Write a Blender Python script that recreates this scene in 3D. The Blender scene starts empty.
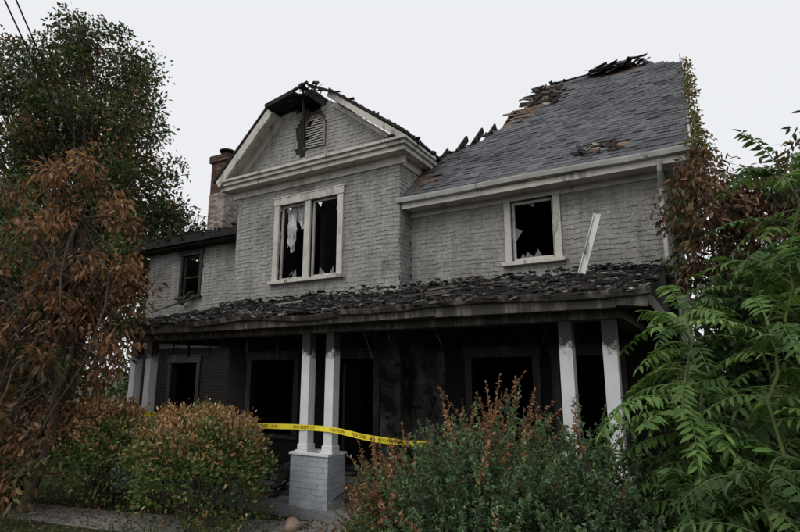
import bpy, math, random
import numpy as np
from mathutils import Vector, Matrix
rng=np.random.default_rng(11); random.seed(11)
R=random.uniform
scene=bpy.context.scene

# ------------------------------------------------------------ materials
class N:
    def __init__(s,name):
        s.m=bpy.data.materials.new(name); s.m.use_nodes=True
        s.t=s.m.node_tree; s.n=s.t.nodes; s.l=s.t.links
        s.b=s.n['Principled BSDF']; s.out=s.n['Material Output']
    def add(s,typ,ins=None,**kw):
        x=s.n.new(typ)
        for k,v in kw.items(): setattr(x,k,v)
        for k,v in (ins or {}).items():
            if isinstance(v,bpy.types.NodeSocket): s.l.new(v,x.inputs[k])
            else: x.inputs[k].default_value=v
        return x
    def coord(s): return s.add('ShaderNodeTexCoord').outputs['Object']
    def geo(s): return s.add('ShaderNodeNewGeometry')
    def noise(s,scale,detail=4,rough=.6,vec=None,dist=0):
        i={'Scale':scale,'Detail':detail,'Roughness':rough,'Distortion':dist}
        i['Vector']=vec or s.coord()
        return s.add('ShaderNodeTexNoise',i).outputs['Fac']
    def ramp(s,fac,stops):
        r=s.add('ShaderNodeValToRGB',{'Fac':fac}); e=r.color_ramp.elements
        while len(e)<len(stops): e.new(.5)
        for k,(p,c) in enumerate(stops):
            e[k].position=p; c=c if isinstance(c,(tuple,list)) else (c,c,c); e[k].color=(*c,1)
        return r.outputs['Color']
    def mix(s,f,a,b,mode='MIX'):
        x=s.add('ShaderNodeMix',data_type='RGBA',blend_type=mode)
        for k,v in ((0,f),(6,a),(7,b)):
            if isinstance(v,bpy.types.NodeSocket): s.l.new(v,x.inputs[k])
            elif k==0: x.inputs[0].default_value=v
            else: x.inputs[k].default_value=(*v,1)
        return x.outputs[2]
    def math(s,op,a,b=0):
        return s.add('ShaderNodeMath',{0:a,1:b},operation=op).outputs[0]
    def bump(s,h,st=.3,dist=.01):
        x=s.add('ShaderNodeBump',{'Height':h,'Strength':st,'Distance':dist}); s.l.new(x.outputs[0],s.b.inputs['Normal'])
    def fin(s,col,rough=.8):
        if isinstance(col,bpy.types.NodeSocket): s.l.new(col,s.b.inputs['Base Color'])
        else: s.b.inputs['Base Color'].default_value=(*col,1)
        s.b.inputs['Roughness'].default_value=rough
        s.b.inputs['Specular IOR Level'].default_value=.25
        return s.m
    def sootpts(s,pts):
        """smoke stains around fire openings, plus painted tree shade on the wing: (x,y,z,radius,strength)"""
        co=s.coord(); nz=s.noise(3.2,7,.75,dist=.5); tot=None
        for x,y,z,r,k in pts:
            d=s.add('ShaderNodeVectorMath',{0:co,1:(x,y,z)},operation='DISTANCE').outputs['Value']
            m=s.add('ShaderNodeMapRange',{'Value':d,'From Min':0.,'From Max':r,'To Min':k,'To Max':0.}).outputs[0]
            tot=m if tot is None else s.math('MAXIMUM',tot,m)
        return s.ramp(s.math('ADD',tot,s.math('MULTIPLY',s.math('SUBTRACT',nz,.5),1.1)),[(.22,0.),(.85,.93)])

def isl(n,stops):
    return n.ramp(n.geo().outputs['Random Per Island'],stops)

def m_siding(name,soot,pts=None):
    n=N(name)
    c=isl(n,[(0,(.375,.365,.345)),(.5,(.40,.39,.37)),(1,(.43,.42,.40))])
    d=n.ramp(n.noise(1.3,6,.65),[(.35,.78),(.6,1.0)])
    c=n.mix(1,c,d,'MULTIPLY')
    f=n.ramp(n.noise(24,5,.75),[(.32,.58),(.58,1.05)])
    c=n.mix(1,c,f,'MULTIPLY')
    vec=n.add('ShaderNodeMapping',{'Vector':n.coord(),'Scale':(5,5,.5)}).outputs[0]
    c=n.mix(1,c,n.ramp(n.noise(1.6,5,.65,vec=vec),[(.36,.74),(.56,1.0)]),'MULTIPLY')
    s=n.ramp(n.noise(.9,7,.7,dist=.6),[(soot[0],1.0),(soot[1],0.0)])
    c=n.mix(s,c,(.022,.02,.019))
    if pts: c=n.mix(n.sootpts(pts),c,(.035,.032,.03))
    n.bump(n.noise(20,5,.75),1.,.022)
    return n.fin(c,.85)
M_SIDE=m_siding('painted_shingle_siding',(.22,.40),[(-7.3,8.66,7.8,.75,1.0),(-7.4,8.66,5.95,.75,.5),(-2.5,9.1,5.25,.6,.42),(-12.1,9.6,5.2,1.0,.85),(-10.2,9.6,5.3,1.5,.7),(-13.6,9.6,4.6,1.2,.6),(-5.2,8.66,6.3,.6,.5),(-7.5,8.66,3.3,.8,.55),(-3.9,9.1,3.4,.8,.55),(-1.2,9.1,3.4,.7,.5)])  # wing wall points: soot over the window, plus the tree's shade painted into the colour
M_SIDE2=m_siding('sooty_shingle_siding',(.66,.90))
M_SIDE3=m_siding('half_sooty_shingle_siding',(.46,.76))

def m_white(name,base,s0,s1,rough=.5,pts=None):
    n=N(name)
    c=n.mix(n.ramp(n.noise(3,6,.7),[(.35,0.),(.65,1.)]),base,tuple(b*.72 for b in base))
    vec=n.add('ShaderNodeMapping',{'Vector':n.coord(),'Scale':(3,3,.7)}).outputs[0]
    s=n.ramp(n.noise(1.4,8,.75,vec=vec,dist=.3),[(s0,1.),(s1,0.)])
    c=n.mix(s,c,(.045,.04,.035))
    if pts: c=n.mix(n.sootpts(pts),c,(.04,.036,.033))
    n.bump(n.noise(30,4,.6),.15,.004)
    return n.fin(c,rough)
M_TRIM=m_white('weathered_cream_trim',(.60,.575,.52),.31,.46,pts=[(-7.9,8.3,8.0,.8,.8),(-6.4,8.3,7.9,.7,.9),(-7.3,8.6,5.7,.5,.45),(-4.9,8.4,6.4,.5,.6)])
M_TRIMS=m_white('sooty_trim',(.27,.245,.215),.50,.66)
M_GUT=m_white('white_gutter_paint',(.60,.60,.57),.28,.42)

n=N('column_paint'); c=n.mix(n.ramp(n.noise(4,5,.6),[(.3,0.),(.7,1.)]),(.76,.77,.79),(.62,.63,.64))
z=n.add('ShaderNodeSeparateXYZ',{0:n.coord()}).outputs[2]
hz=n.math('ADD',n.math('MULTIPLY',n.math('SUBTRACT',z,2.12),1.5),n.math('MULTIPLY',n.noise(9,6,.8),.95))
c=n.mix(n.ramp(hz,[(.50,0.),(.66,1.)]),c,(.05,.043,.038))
lz=n.ramp(n.noise(5,6,.8),[(.28,1.),(.37,0.)]); c=n.mix(lz,c,(.2,.19,.18))
n.bump(n.noise(25,4,.6),.2,.004); M_COL=n.fin(c,.5)

n=N('charred_wood'); c=n.ramp(n.noise(7,7,.75),[(.35,(.009,.008,.008)),(.6,(.028,.025,.023)),(.78,(.11,.10,.095))])
v=n.add('ShaderNodeTexVoronoi',{'Vector':n.coord(),'Scale':22}); n.bump(v.outputs['Distance'],.8,.02); M_CHAR=n.fin(c,.85)
n=N('charred_interior'); c=n.ramp(n.noise(2.5,7,.75),[(.35,(.005,.005,.005)),(.62,(.012,.011,.01)),(.8,(.04,.036,.032))]); M_INT=n.fin(c,.95)

n=N('asphalt_roof_shingles'); c=isl(n,[(0,(.08,.083,.09)),(.5,(.11,.115,.125)),(1,(.15,.155,.165))])
c=n.mix(1,c,n.ramp(n.noise(.8,6,.7),[(.32,.62),(.6,1.05)]),'MULTIPLY')
c=n.mix(1,c,n.ramp(n.noise(150,2,.6),[(.3,.7),(.65,1.15)]),'MULTIPLY')
c=n.mix(n.sootpts([(-3.2,12.0,8.6,1.2,.75),(-4.6,9.9,6.4,1.1,.75),(-1.1,12.5,9.0,.8,.8),(-1.35,9.0,5.6,.5,.6)]),c,(.02,.019,.019))
n.bump(n.noise(200,2,.6),.3,.003); M_ROOF=n.fin(c,.9)

n=N('roof_deck_wood'); vec=n.add('ShaderNodeMapping',{'Vector':n.coord(),'Scale':(1,9,9)}).outputs[0]
c=n.ramp(n.noise(2,5,.6,vec=vec),[(.35,(.05,.037,.028)),(.55,(.19,.13,.09)),(.75,(.34,.27,.21))]); M_DECK=n.fin(c,.9)

n=N('burned_porch_shingles'); c=isl(n,[(0,(.015,.014,.014)),(.4,(.045,.043,.043)),(.7,(.09,.088,.088)),(1,(.24,.235,.23))])
c=n.mix(n.ramp(n.noise(2.2,8,.8),[(.40,0.),(.58,1.)]),c,(.018,.016,.016)); n.bump(n.noise(40,5,.7),.6,.01); M_PROOF=n.fin(c,.9)

n=N('fire_debris'); c=isl(n,[(0,(.012,.011,.011)),(.55,(.035,.032,.030)),(.8,(.09,.08,.072)),(.93,(.2,.185,.17)),(1,(.45,.44,.42))])
c=n.mix(.6,c,n.mix(1,c,n.ramp(n.noise(20,5,.7),[(.3,.3),(.7,1.1)]),'MULTIPLY')); M_DEB=n.fin(c,.9)

def m_brick(name,stops,mul):
    n=N(name); c=isl(n,stops); c=n.mix(1,c,n.ramp(n.noise(2.5,6,.7),mul),'MULTIPLY'); n.bump(n.noise(70,4,.7),.5,.004); return n.fin(c,.85)
M_BRP=m_brick('painted_grey_brick',[(0,(.38,.41,.45)),(1,(.46,.49,.53))],[(.3,.72),(.6,1.)])
M_BRR=m_brick('sooty_red_brick',[(0,(.06,.035,.03)),(.6,(.14,.07,.05)),(1,(.2,.12,.09))],[(.35,.3),(.65,1.)])
M_BRL=m_brick('whitewashed_brick',[(0,(.2,.13,.11)),(.5,(.34,.28,.25)),(1,(.5,.46,.42))],[(.35,.55),(.65,1.)])
n=N('mortar'); M_MORT=n.fin(n.ramp(n.noise(20,4),[(.3,.14),(.7,.24)]),.95)
n=N('painted_mortar'); M_MORTP=n.fin((.33,.35,.38),.9)

n=N('ground_soil_grass')
g=n.ramp(n.noise(14,6,.7),[(.3,(.022,.032,.012)),(.55,(.05,.065,.022)),(.75,(.1,.095,.045))])
s=n.ramp(n.noise(30,6,.75),[(.3,(.03,.022,.016)),(.6,(.085,.062,.045)),(.8,(.17,.14,.11))])
c=n.mix(n.ramp(n.noise(.5,5,.65),[(.42,0.),(.6,1.)]),g,s); n.bump(n.noise(25,6,.7),1,.05); M_GROUND=n.fin(c,1)
n=N('concrete_path'); c=n.ramp(n.noise(6,7,.75),[(.3,(.09,.085,.075)),(.5,(.2,.195,.18)),(.7,(.29,.28,.26))]); n.bump(n.noise(40,5,.7),.4,.01); M_PATH=n.fin(c,.95)
n=N('bark'); vec=n.add('ShaderNodeMapping',{'Vector':n.coord(),'Scale':(6,6,1)}).outputs[0]
c=n.ramp(n.noise(4,6,.7,vec=vec),[(.3,(.035,.027,.02)),(.7,(.14,.115,.09))]); n.bump(n.noise(8,5,.7,vec=vec),.8,.02); M_BARK=n.fin(c,.95)
n=N('green_stem'); M_STEM=n.fin((.10,.13,.045),.6)
n=N('tape_yellow'); M_TAPE=n.fin(n.ramp(n.noise(5,3),[(.3,(.78,.62,.03)),(.7,(.86,.72,.06))]),.35)
n=N('tape_ink'); M_INK=n.fin((.02,.018,.015),.5)
n=N('curtain_cloth'); M_CLOTH=n.fin(n.ramp(n.noise(4,5),[(.35,(.3,.3,.3)),(.6,(.75,.76,.8))]),.9)
n=N('cable_rubber'); M_WIRE=n.fin((.02,.02,.02),.6)
n=N('fieldstone'); M_STONE=n.fin(n.ramp(n.noise(9,5),[(.3,(.16,.11,.08)),(.7,(.32,.25,.19))]),.9)

def m_leaf(name,trans=.3):
    n=N(name)
    a=n.add('ShaderNodeAttribute',attribute_name='Col').outputs['Color']
    n.fin(a,.5)
    t=n.add('ShaderNodeBsdfTranslucent',{'Color':n.mix(1,a,(1.3,1.3,.8),'MULTIPLY')}).outputs[0]
    mx=n.add('ShaderNodeMixShader',{0:trans}); n.l.new(n.b.outputs[0],mx.inputs[1]); n.l.new(t,mx.inputs[2])
    n.l.new(mx.outputs[0],n.out.inputs[0]); return n.m
M_LEAF=m_leaf('leaf')

# ------------------------------------------------------------ mesh helpers
def empty(name,loc=(0,0,0)):
    o=bpy.data.objects.new(name,None); o.location=loc; o.empty_display_size=.3
    scene.collection.objects.link(o); return o
class MB:
    def __init__(s): s.v=[]; s.f=[]
    def poly(s,pts,faces):
        k=len(s.v); s.v+= [tuple(p) for p in pts]; s.f+=[tuple(k+i for i in f) for f in faces]
    def box(s,x0,x1,y0,y1,z0,z1):
        s.poly([(x0,y0,z0),(x1,y0,z0),(x1,y1,z0),(x0,y1,z0),(x0,y0,z1),(x1,y0,z1),(x1,y1,z1),(x0,y1,z1)],
         [(0,3,2,1),(4,5,6,7),(0,1,5,4),(1,2,6,5),(2,3,7,6),(3,0,4,7)])
    def obox(s,c,size,rot=(0,0,0),jit=0):
        from mathutils import Euler
        m=Euler(rot).to_matrix(); P=[]
        for dz in(-1,1):
            for dx,dy in((-1,-1),(1,-1),(1,1),(-1,1)):
                P.append(Vector(c)+m@Vector((dx*size[0]/2*(1+R(-jit,jit)),dy*size[1]/2*(1+R(-jit,jit)),dz*size[2]/2*(1+R(-jit,jit)))))
        s.poly(P,[(0,3,2,1),(4,5,6,7),(0,1,5,4),(1,2,6,5),(2,3,7,6),(3,0,4,7)])
    def beam(s,a,b,w,h,up=(0,0,1)):
        a=Vector(a);b=Vector(b);d=(b-a).normalized();u=Vector(up)
        sd=d.cross(u)
        if sd.length<1e-4: sd=d.cross(Vector((0,1,0)))
        sd.normalize(); u=sd.cross(d)
        P=[]
        for p in(a,b):
            for i,j in((-1,-1),(1,-1),(1,1),(-1,1)): P.append(p+sd*i*w/2+u*j*h/2)
        s.poly(P,[(0,3,2,1),(4,5,6,7),(0,1,5,4),(1,2,6,5),(2,3,7,6),(3,0,4,7)])
    def prism(s,pts,vec):
        n=len(pts); vec=Vector(vec)
        P=[Vector(p) for p in pts]+[Vector(p)+vec for p in pts]
        s.poly(P,[tuple(range(n)),tuple(range(2*n-1,n-1,-1))]+[(i,i+n,(i+1)%n+n,(i+1)%n) for i in range(n)])
    def tube(s,path,rad,k=7):
        path=[Vector(p) for p in path]; base=len(s.v)
        for i,p in enumerate(path):
            d=(path[min(i+1,len(path)-1)]-path[max(i-1,0)]).normalized()
            a=d.cross(Vector((0.3,.1,1)))
            if a.length<.05: a=d.cross(Vector((1,0,0)))
            a.normalize(); b=d.cross(a)
            r=rad[i]
            for j in range(k):
                t=2*math.pi*j/k; s.v.append(tuple(p+a*math.cos(t)*r+b*math.sin(t)*r))
        for i in range(len(path)-1):
            for j in range(k):
                j2=(j+1)%k; s.f.append((base+i*k+j,base+i*k+j2,base+(i+1)*k+j2,base+(i+1)*k+j))
        s.f.append(tuple(base+j for j in range(k))); s.f.append(tuple(base+(len(path)-1)*k+j for j in range(k)))
    def done(s,name,mat,parent=None,smooth=False,bevel=0):
        me=bpy.data.meshes.new(name); me.from_pydata(s.v,[],s.f); me.update()
        if smooth: me.polygons.foreach_set('use_smooth',[True]*len(me.polygons))
        me.materials.append(mat); o=bpy.data.objects.new(name,me); scene.collection.objects.link(o)
        if parent: o.parent=parent
        if bevel:
            b=o.modifiers.new('bevel','BEVEL'); b.width=bevel; b.segments=2; b.limit_method='ANGLE'
        return o
def wallgrid(mb,u0,u1,z0,z1,holes,fn):
    us=sorted({u0,u1,*[h[0] for h in holes],*[h[1] for h in holes]}); zs=sorted({z0,z1,*[h[2] for h in holes],*[h[3] for h in holes]})
    for a,b in zip(us,us[1:]):
        for c,d in zip(zs,zs[1:]):
            if any(h[0]<=(a+b)/2<=h[1] and h[2]<=(c+d)/2<=h[3] for h in holes): continue
            fn(mb,a,b,c,d)
def shingles(mb,O,U,V,Nn,u0,u1,v0,v1,inside,w=(.08,.2),ex=.085,th=.013,jit=.018,lift=0,skip=0,gap=.0005):
    O,U,V,Nn=map(Vector,(O,U,V,Nn)); v=v0; ph=R(0,9)
    while v<v1:
        u=u0-R(0,w[0]); row=R(-.3,.3)*jit
        while u<u1:
            ww=R(*w); a=max(u,u0); b=min(u+ww-gap,u1); u+=ww
            if b-a<.02 or not inside((a+b)/2,v+ex*.5) or R(0,1)<skip: continue
            wav=.35*jit*(math.sin(u*2.3+v*1.7+ph)+math.sin(u*5.1-v*2.+ph))
            vb=v+row+wav+R(-jit,jit)*.5; vt=min(v+ex*1.25,v1+.01); l=lift*max(0,R(-1,1))**2
            t=th*R(.6,1.4)+l; ta=t+R(-.25,.25)*min(jit,.01); t0=.003
            vj=R(-.5,.5)*jit
            P=[O+U*a+V*(vb+vj)+Nn*ta, O+U*b+V*(vb-vj)+Nn*t, O+U*b+V*vt+Nn*t0, O+U*a+V*vt+Nn*t0,
               O+U*a+V*(vb+vj)+Nn*(l), O+U*b+V*(vb-vj)+Nn*(l)]
            mb.poly(P,[(0,1,2,3),(4,5,1,0),(4,0,3),(5,2,1)])
        v+=ex
def inpoly(pts):
    def f(x,y):
        c=False; n=len(pts); j=n-1
        for i in range(n):
            xi,yi=pts[i]; xj,yj=pts[j]
            if (yi>y)!=(yj>y) and x<(xj-xi)*(y-yi)/(yj-yi)+xi: c=not c
            j=i
        return c
    return f

# ------------------------------------------------------------ leaves
class LV:
    def __init__(s): s.p=[];s.d=[];s.u=[];s.l=[];s.w=[];s.c=[]
    def add(s,p,d,u,l,w,c):
        p=np.atleast_2d(p); n=len(p)
        s.p.append(p); s.d.append(np.broadcast_to(d,(n,3))); s.u.append(np.broadcast_to(u,(n,3)))
        s.l.append(np.broadcast_to(l,n)); s.w.append(np.broadcast_to(w,n)); s.c.append(np.broadcast_to(c,(n,3)))
    def done(s,name,parent=None,full=True,curl=.12,mat=None):
        p=np.concatenate(s.p);d=np.concatenate(s.d);u=np.concatenate(s.u);l=np.concatenate(s.l)[:,None];w=np.concatenate(s.w)[:,None];c=np.concatenate(s.c)
        d=d/np.maximum(np.linalg.norm(d,axis=1,keepdims=True),1e-6)
        sd=np.cross(d,u); sd/=np.maximum(np.linalg.norm(sd,axis=1,keepdims=True),1e-6); nn=np.cross(sd,d)
        n=len(p)
        if full:
            vs=[p,p+d*l*.3+sd*w*.5+nn*w*.12,p+d*l*.68+sd*w*.38+nn*(w*.1-l*curl*.4),p+d*l-nn*l*curl,p+d*l*.68-sd*w*.38+nn*(w*.1-l*curl*.4),p+d*l*.3-sd*w*.5+nn*w*.12]
            V=np.stack(vs,1).reshape(-1,3); k=6
            b=(np.arange(n)*6)[:,None]; F=np.concatenate([b+np.array([[0,1,2,3]]),b+np.array([[0,3,4,5]])],1).reshape(-1)
            nf=2*n
        else:
            vs=[p,p+d*l*.45+sd*w*.5,p+d*l,p+d*l*.45-sd*w*.5]; V=np.stack(vs,1).reshape(-1,3); k=4
            F=np.arange(n*4); nf=n
        me=bpy.data.meshes.new(name); me.vertices.add(len(V)); me.vertices.foreach_set('co',V.astype(np.float32).ravel())
        me.loops.add(len(F)); me.loops.foreach_set('vertex_index',F.astype(np.int32))
        me.polygons.add(nf); me.polygons.foreach_set('loop_start',np.arange(nf,dtype=np.int32)*4)
        me.update(calc_edges=True); me.validate()
        at=me.color_attributes.new('Col','FLOAT_COLOR','POINT')
        C=np.ones((len(V),4),np.float32); C[:,:3]=np.repeat(np.clip(c,0,1),k,axis=0); at.data.foreach_set('color',C.ravel())
        me.materials.append(mat or M_LEAF); o=bpy.data.objects.new(name,me); scene.collection.objects.link(o)
        if parent: o.parent=parent
        return o
def rnd(n): 
    x=rng.normal(size=(n,3)); return x/np.linalg.norm(x,axis=1,keepdims=True)
def pal(n,cols,wts,var=.3):
    cols=np.array(cols); i=rng.choice(len(cols),n,p=np.array(wts)/sum(wts))
    return cols[i]*(1+rng.uniform(-var,var,(n,1)))
def clump(L,c,r,n,ln,asp,cols,wts,droop=0.,up=.5,tone=1.):
    q=rnd(n)*(rng.uniform(.15,1,(n,1))**.6); P=np.array(c)+q*np.array(r)
    D=rnd(n)*.8+q*.7+np.array([0,0,-droop]); Uu=rnd(n)*.7+np.array([0,0,up])
    l=ln*rng.uniform(.6,1.25,n); L.add(P,D,Uu,l,l*asp*rng.uniform(.8,1.2,n),pal(n,cols,wts)*tone)
def limb(mb,a,b,r0,r1,sag=.1,k=6,seg=6):
    a=Vector(a);b=Vector(b);P=[];Rr=[]; off=Vector((R(-1,1),R(-1,1),R(-.3,1)))*sag*(b-a).length
    for i in range(seg+1):
        t=i/seg; P.append(a.lerp(b,t)+off*math.sin(math.pi*t)+Vector((R(-1,1),R(-1,1),R(-1,1)))*.02*(b-a).length*(0<i<seg)); Rr.append(r0*(1-t)+r1*t)
    mb.tube(P,Rr,k); return P
def adopt(e,*obs):
    for o in obs:
        o.parent=e; o.matrix_parent_inverse=Matrix.Translation(e.location).inverted()
def tree(name,base,trunk_top,r0,crown,ncl,cr,nleaf,ln,asp,cols,wts,droop=0.,flat=1.,full=False,tone=(.6,1.15),hollow=.45,alt=None):
    e=empty(name,base); mb=MB(); L=LV(); base=Vector(base)
    tp=Vector(trunk_top); P=limb(mb,base,tp,r0,r0*.35,.04,9,9)
    W=[c[2] for c in crown]
    for i in range(ncl):
        c,rd,_=crown[rng.choice(len(crown),p=np.array(W)/sum(W))]
        q=rnd(1)[0]*(rng.uniform(hollow**3,1)**(1/3)); ct=Vector(c)+Vector((q[0]*rd[0],q[1]*rd[1],q[2]*rd[2]))
        rr=cr*R(.6,1.4); tn=R(*tone)
        cc,ww=(alt[0],alt[1]) if alt and R(0,1)<alt[2] else (cols,wts)
        clump(L,ct,(rr,rr,rr*flat),int(nleaf*R(.6,1.3)),ln,asp,cc,ww,droop,tone=tn)
        if i%2==0:
            s=P[min(len(P)-1,max(2,int(R(.3,1)*len(P))))]; Q=limb(mb,s,ct,r0*.28,.008,.12,5,6)
            for _ in range(2):
                t=Q[random.randrange(2,6)]; limb(mb,t,t+Vector((R(-1,1),R(-1,1),R(-.3,.8)))*rr*1.2,r0*.07,.004,.1,4,3)
    adopt(e,mb.done('trunk_and_limbs',M_BARK,None,True),L.done('foliage',None,full))
    return e

# ============================================================ HOUSE
H=empty('burned_house')
YW=9.1; YG=8.66; XL=-9.45; XC=-5.0; XR=-.38; YB=16.0; YWG=9.6; XWL=-14.0
W_main=[(-2.92,-2.15,3.86,4.98),(-3.75,-2.65,.75,2.2),(-2.2,-1.3,.75,2.2)]
W_gab=[(-8.1,-7.37,3.9,5.62),(-7.21,-6.48,3.9,5.62),(-8.7,-7.5,.7,2.2),(-6.5,-5.55,.14,2.2)]
W_wing=[(-12.5,-11.8,3.98,5.12),(-12.6,-11.6,.8,2.2)]
st=MB()
wallgrid(st,XC,XR,.12,5.2,W_main,lambda m,a,b,c,d:m.box(a,b,YW,YW+.16,c,d))
wallgrid(st,XL,XC,.12,6.2,W_gab,lambda m,a,b,c,d:m.box(a,b,YG,YG+.16,c,d))
wallgrid(st,XWL,XL,.0,5.42,W_wing,lambda m,a,b,c,d:m.box(a,b,YWG,YWG+.16,c,d))
st.box(XL,XL+.16,YG+.16,YB-4,.12,6.2)
st.box(XC-.16,XC,YG+.16,YB-4,.12,6.2)
wallgrid(st,YW+.16,YB-.16,.12,5.2,[(10.5,11.4,3.8,5.0),(12.6,13.5,.8,2.2)],lambda m,a,b,c,d:m.box(XR-.16,XR,a,b,c,d))
st.box(XWL,XR,YB-.16,YB,.0,5.2)
st.box(XWL,XWL+.16,YWG+.16,YB-.16,.0,5.42)
GP=[(-9.5,6.2),(-9.5,6.68),(-8.28,7.86),(-7.75,7.92),(-7.6,7.75),(-7.45,7.85),(-7.3,7.7),(-7.1,7.75),(-6.95,7.9),(-6.5,7.72),(-4.95,6.42),(-4.95,6.2)]
st.prism([(x,YG,z) for x,z in GP],(0,.1,0))
st.prism([(XR-.1,YW,5.2),(XR-.1,YB,5.2),(XR-.1,12.5,8.75)],(.08,0,0))
st.done('wall_structure',M_CHAR,H)
it=MB()
it.box(XWL+.2,XR-.2,YG+.6,YB-.2,2.78,2.93); it.box(XC-.6,XC-.5,YG+.2,12.5,2.93,5.95); it.box(XL+.2,XR-.2,12.5,12.6,.12,5.9)
it.box(-2.6,-2.5,YW+.2,12.4,.12,2.75); it.box(XC+.02,XR-.2,YW+.2,12.5,5.08,5.16); it.box(-7.6,XC-.7,10.9,11,2.93,7.2); it.box(XL+.2,-7.6,10.9,11,2.93,5.4)
it.box(XWL+.2,XL-.02,12.0,12.1,.12,5.4); it.box(XL+.18,XC-.2,10.4,12.4,5.9,5.95); it.box(-7.2,-7.1,YG+.3,10.8,2.93,5.7)
it.done('interior_partitions',M_INT,H)
sl=MB(); sl.box(XL,XR,6.0,YB,-.1,.12); sl.done('porch_floor',M_MORT,H)

sd=MB()
def hole_fn(hs,pad=.06,extra=None):
    return lambda u,z: not any(h[0]-pad<u<h[1]+pad and h[2]-pad<z<h[3]+pad for h in hs) and (extra is None or extra(u,z))
X=(1,0,0);Z=(0,0,1);F=(0,-1,0)
shingles(sd,(0,YW,0),X,Z,F,XC+.01,XR,3.4,5.12,hole_fn(W_main))
shingles(sd,(0,YG,0),X,Z,F,XL,XC,3.3,6.15,hole_fn(W_gab))
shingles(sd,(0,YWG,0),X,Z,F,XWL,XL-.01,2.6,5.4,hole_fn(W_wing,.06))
shingles(sd,(XC,0,0),(0,1,0),Z,(1,0,0),YG,10.2,3.3,6.2,lambda u,z: u<YW or z>5.2)
shingles(sd,(XR,0,0),(0,1,0),Z,(1,0,0),YW,YB,.2,5.2,hole_fn([(10.5,11.4,3.8,5.0),(12.6,13.5,.8,2.2)],.05))
shingles(sd,(XL,0,0),(0,-1,0),Z,(-1,0,0),-YWG,-YG,2.6,6.2,lambda u,z:True)
shingles(sd,(XR,0,0),(0,1,0),Z,(1,0,0),YW,YB,5.2,8.6,inpoly([(YW,5.2),(YB,5.2),(12.5,8.6)]))
gin=inpoly([(-9.48,6.3),(-9.48,6.6),(-8.28,7.8),(-7.3,7.97),(-6.95,7.97),(-6.5,7.66),(-5.1,6.45),(-5.05,6.3)])
VC=(-7.17,7.14)
def gable_in(u,z):
    if not gin(u,z): return False
    if abs(u-VC[0])<.3 and 6.8<z<7.3: return False
    if (u-VC[0])**2+(z-7.3)**2<.35**2: return False
    if z>7.25 and abs(u+7.3)<.12+.55*(z-7.25)+R(-.07,.07): return False
    if -7.7<u<-7.4 and 6.68<z<7.6+R(-.1,.1): return False
    return True
shingles(sd,(0,YG,0),X,Z,F,-9.48,-5.0,6.4,8.1,gable_in)
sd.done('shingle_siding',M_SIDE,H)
sp=MB(); s3=MB()
shingles(sp,(0,YW,0),X,Z,F,-4.3,XR,.14,3.4,hole_fn(W_main,.06,lambda u,z:R(0,1)>.03))
shingles(s3,(0,YW,0),X,Z,F,XC+.01,-4.3,.14,3.4,lambda u,z:R(0,1)>.03)
shingles(sp,(0,YG,0),X,Z,F,XL,-6.6,.14,3.3,hole_fn(W_gab,.06,lambda u,z:R(0,1)>.04))
shingles(s3,(0,YG,0),X,Z,F,-5.6,XC,.14,3.3,hole_fn(W_gab,.06,lambda u,z:R(0,1)>.04))
shingles(sp,(0,YG,0),X,Z,F,-6.6,-5.6,.14,3.3,hole_fn(W_gab,.06,lambda u,z:R(0,1)>.04))
shingles(s3,(XC,0,0),(0,1,0),Z,(1,0,0),YG,YW,.14,3.3,lambda u,z:True)
shingles(sp,(0,YWG,0),X,Z,F,XWL,XL-.01,.1,2.6,hole_fn(W_wing,.06))
shingles(sp,(XL,0,0),(0,-1,0),Z,(-1,0,0),-YWG,-YG,.2,2.6,lambda u,z:True)
sp.done('porch_wall_siding',M_SIDE2,H); s3.done('porch_wall_siding_lighter',M_SIDE3,H)

def casing(mb,y,h,w=.13,pr=.055,sill=True,top=.16):
    a,b,c,d=h
    mb.box(a-w,a,y-pr,y+.02,c,d); mb.box(b,b+w,y-pr,y+.02,c,d); mb.box(a-w-.02,b+w+.02,y-pr-.012,y+.02,d,d+top)
    mb.box(a-w-.05,b+w+.05,y-pr-.022,y+.02,d+top,d+top+.035)
    if sill: mb.box(a-w-.06,b+w+.06,y-pr-.06,y+.02,c-.07,c)
def sash(mb,y,h,w=.045,rail=None,skip=()):
    a,b,c,d=h
    if 'l' not in skip: mb.box(a,a+w,y+.04,y+.09,c,d)
    if 'r' not in skip: mb.box(b-w,b,y+.04,y+.09,c,d)
    if 't' not in skip: mb.box(a+w,b-w,y+.042,y+.088,d-w,d)
    if 'b' not in skip: mb.box(a+w,b-w,y+.042,y+.088,c,c+w*1.5)
    if rail: mb.box(a+w,b-w,y+.045,y+.085,rail,rail+.04)
t=MB()
casing(t,YG,(-8.1,-6.48,3.9,5.62),.14); t.box(-7.37,-7.21,YG-.05,YG+.1,3.9,5.62)
sash(t,YG,W_gab[0]); sash(t,YG,W_gab[1])
casing(t,YW,W_main[0],.12,top=.1); sash(t,YW,W_main[0],.05)
t.done('upper_window_casings',M_TRIM,H,bevel=.006)
t=MB(); casing(t,YWG,W_wing[0],.09,.04,top=.1); sash(t,YWG,W_wing[0],.04,rail=4.5)
casing(t,YW,W_main[1]); casing(t,YW,W_main[2]); casing(t,YG,W_gab[2]); casing(t,YG,W_gab[3],sill=False); casing(t,YWG,W_wing[1])
t.obox((-6.45,YG+.6,1.15),(.05,.85,1.95),(0,0,.15))
t.done('sooty_window_and_door_casings',m_white('heavily_sooted_trim',(.2,.185,.17),.52,.72),H,bevel=.005)
cu=MB()
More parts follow.
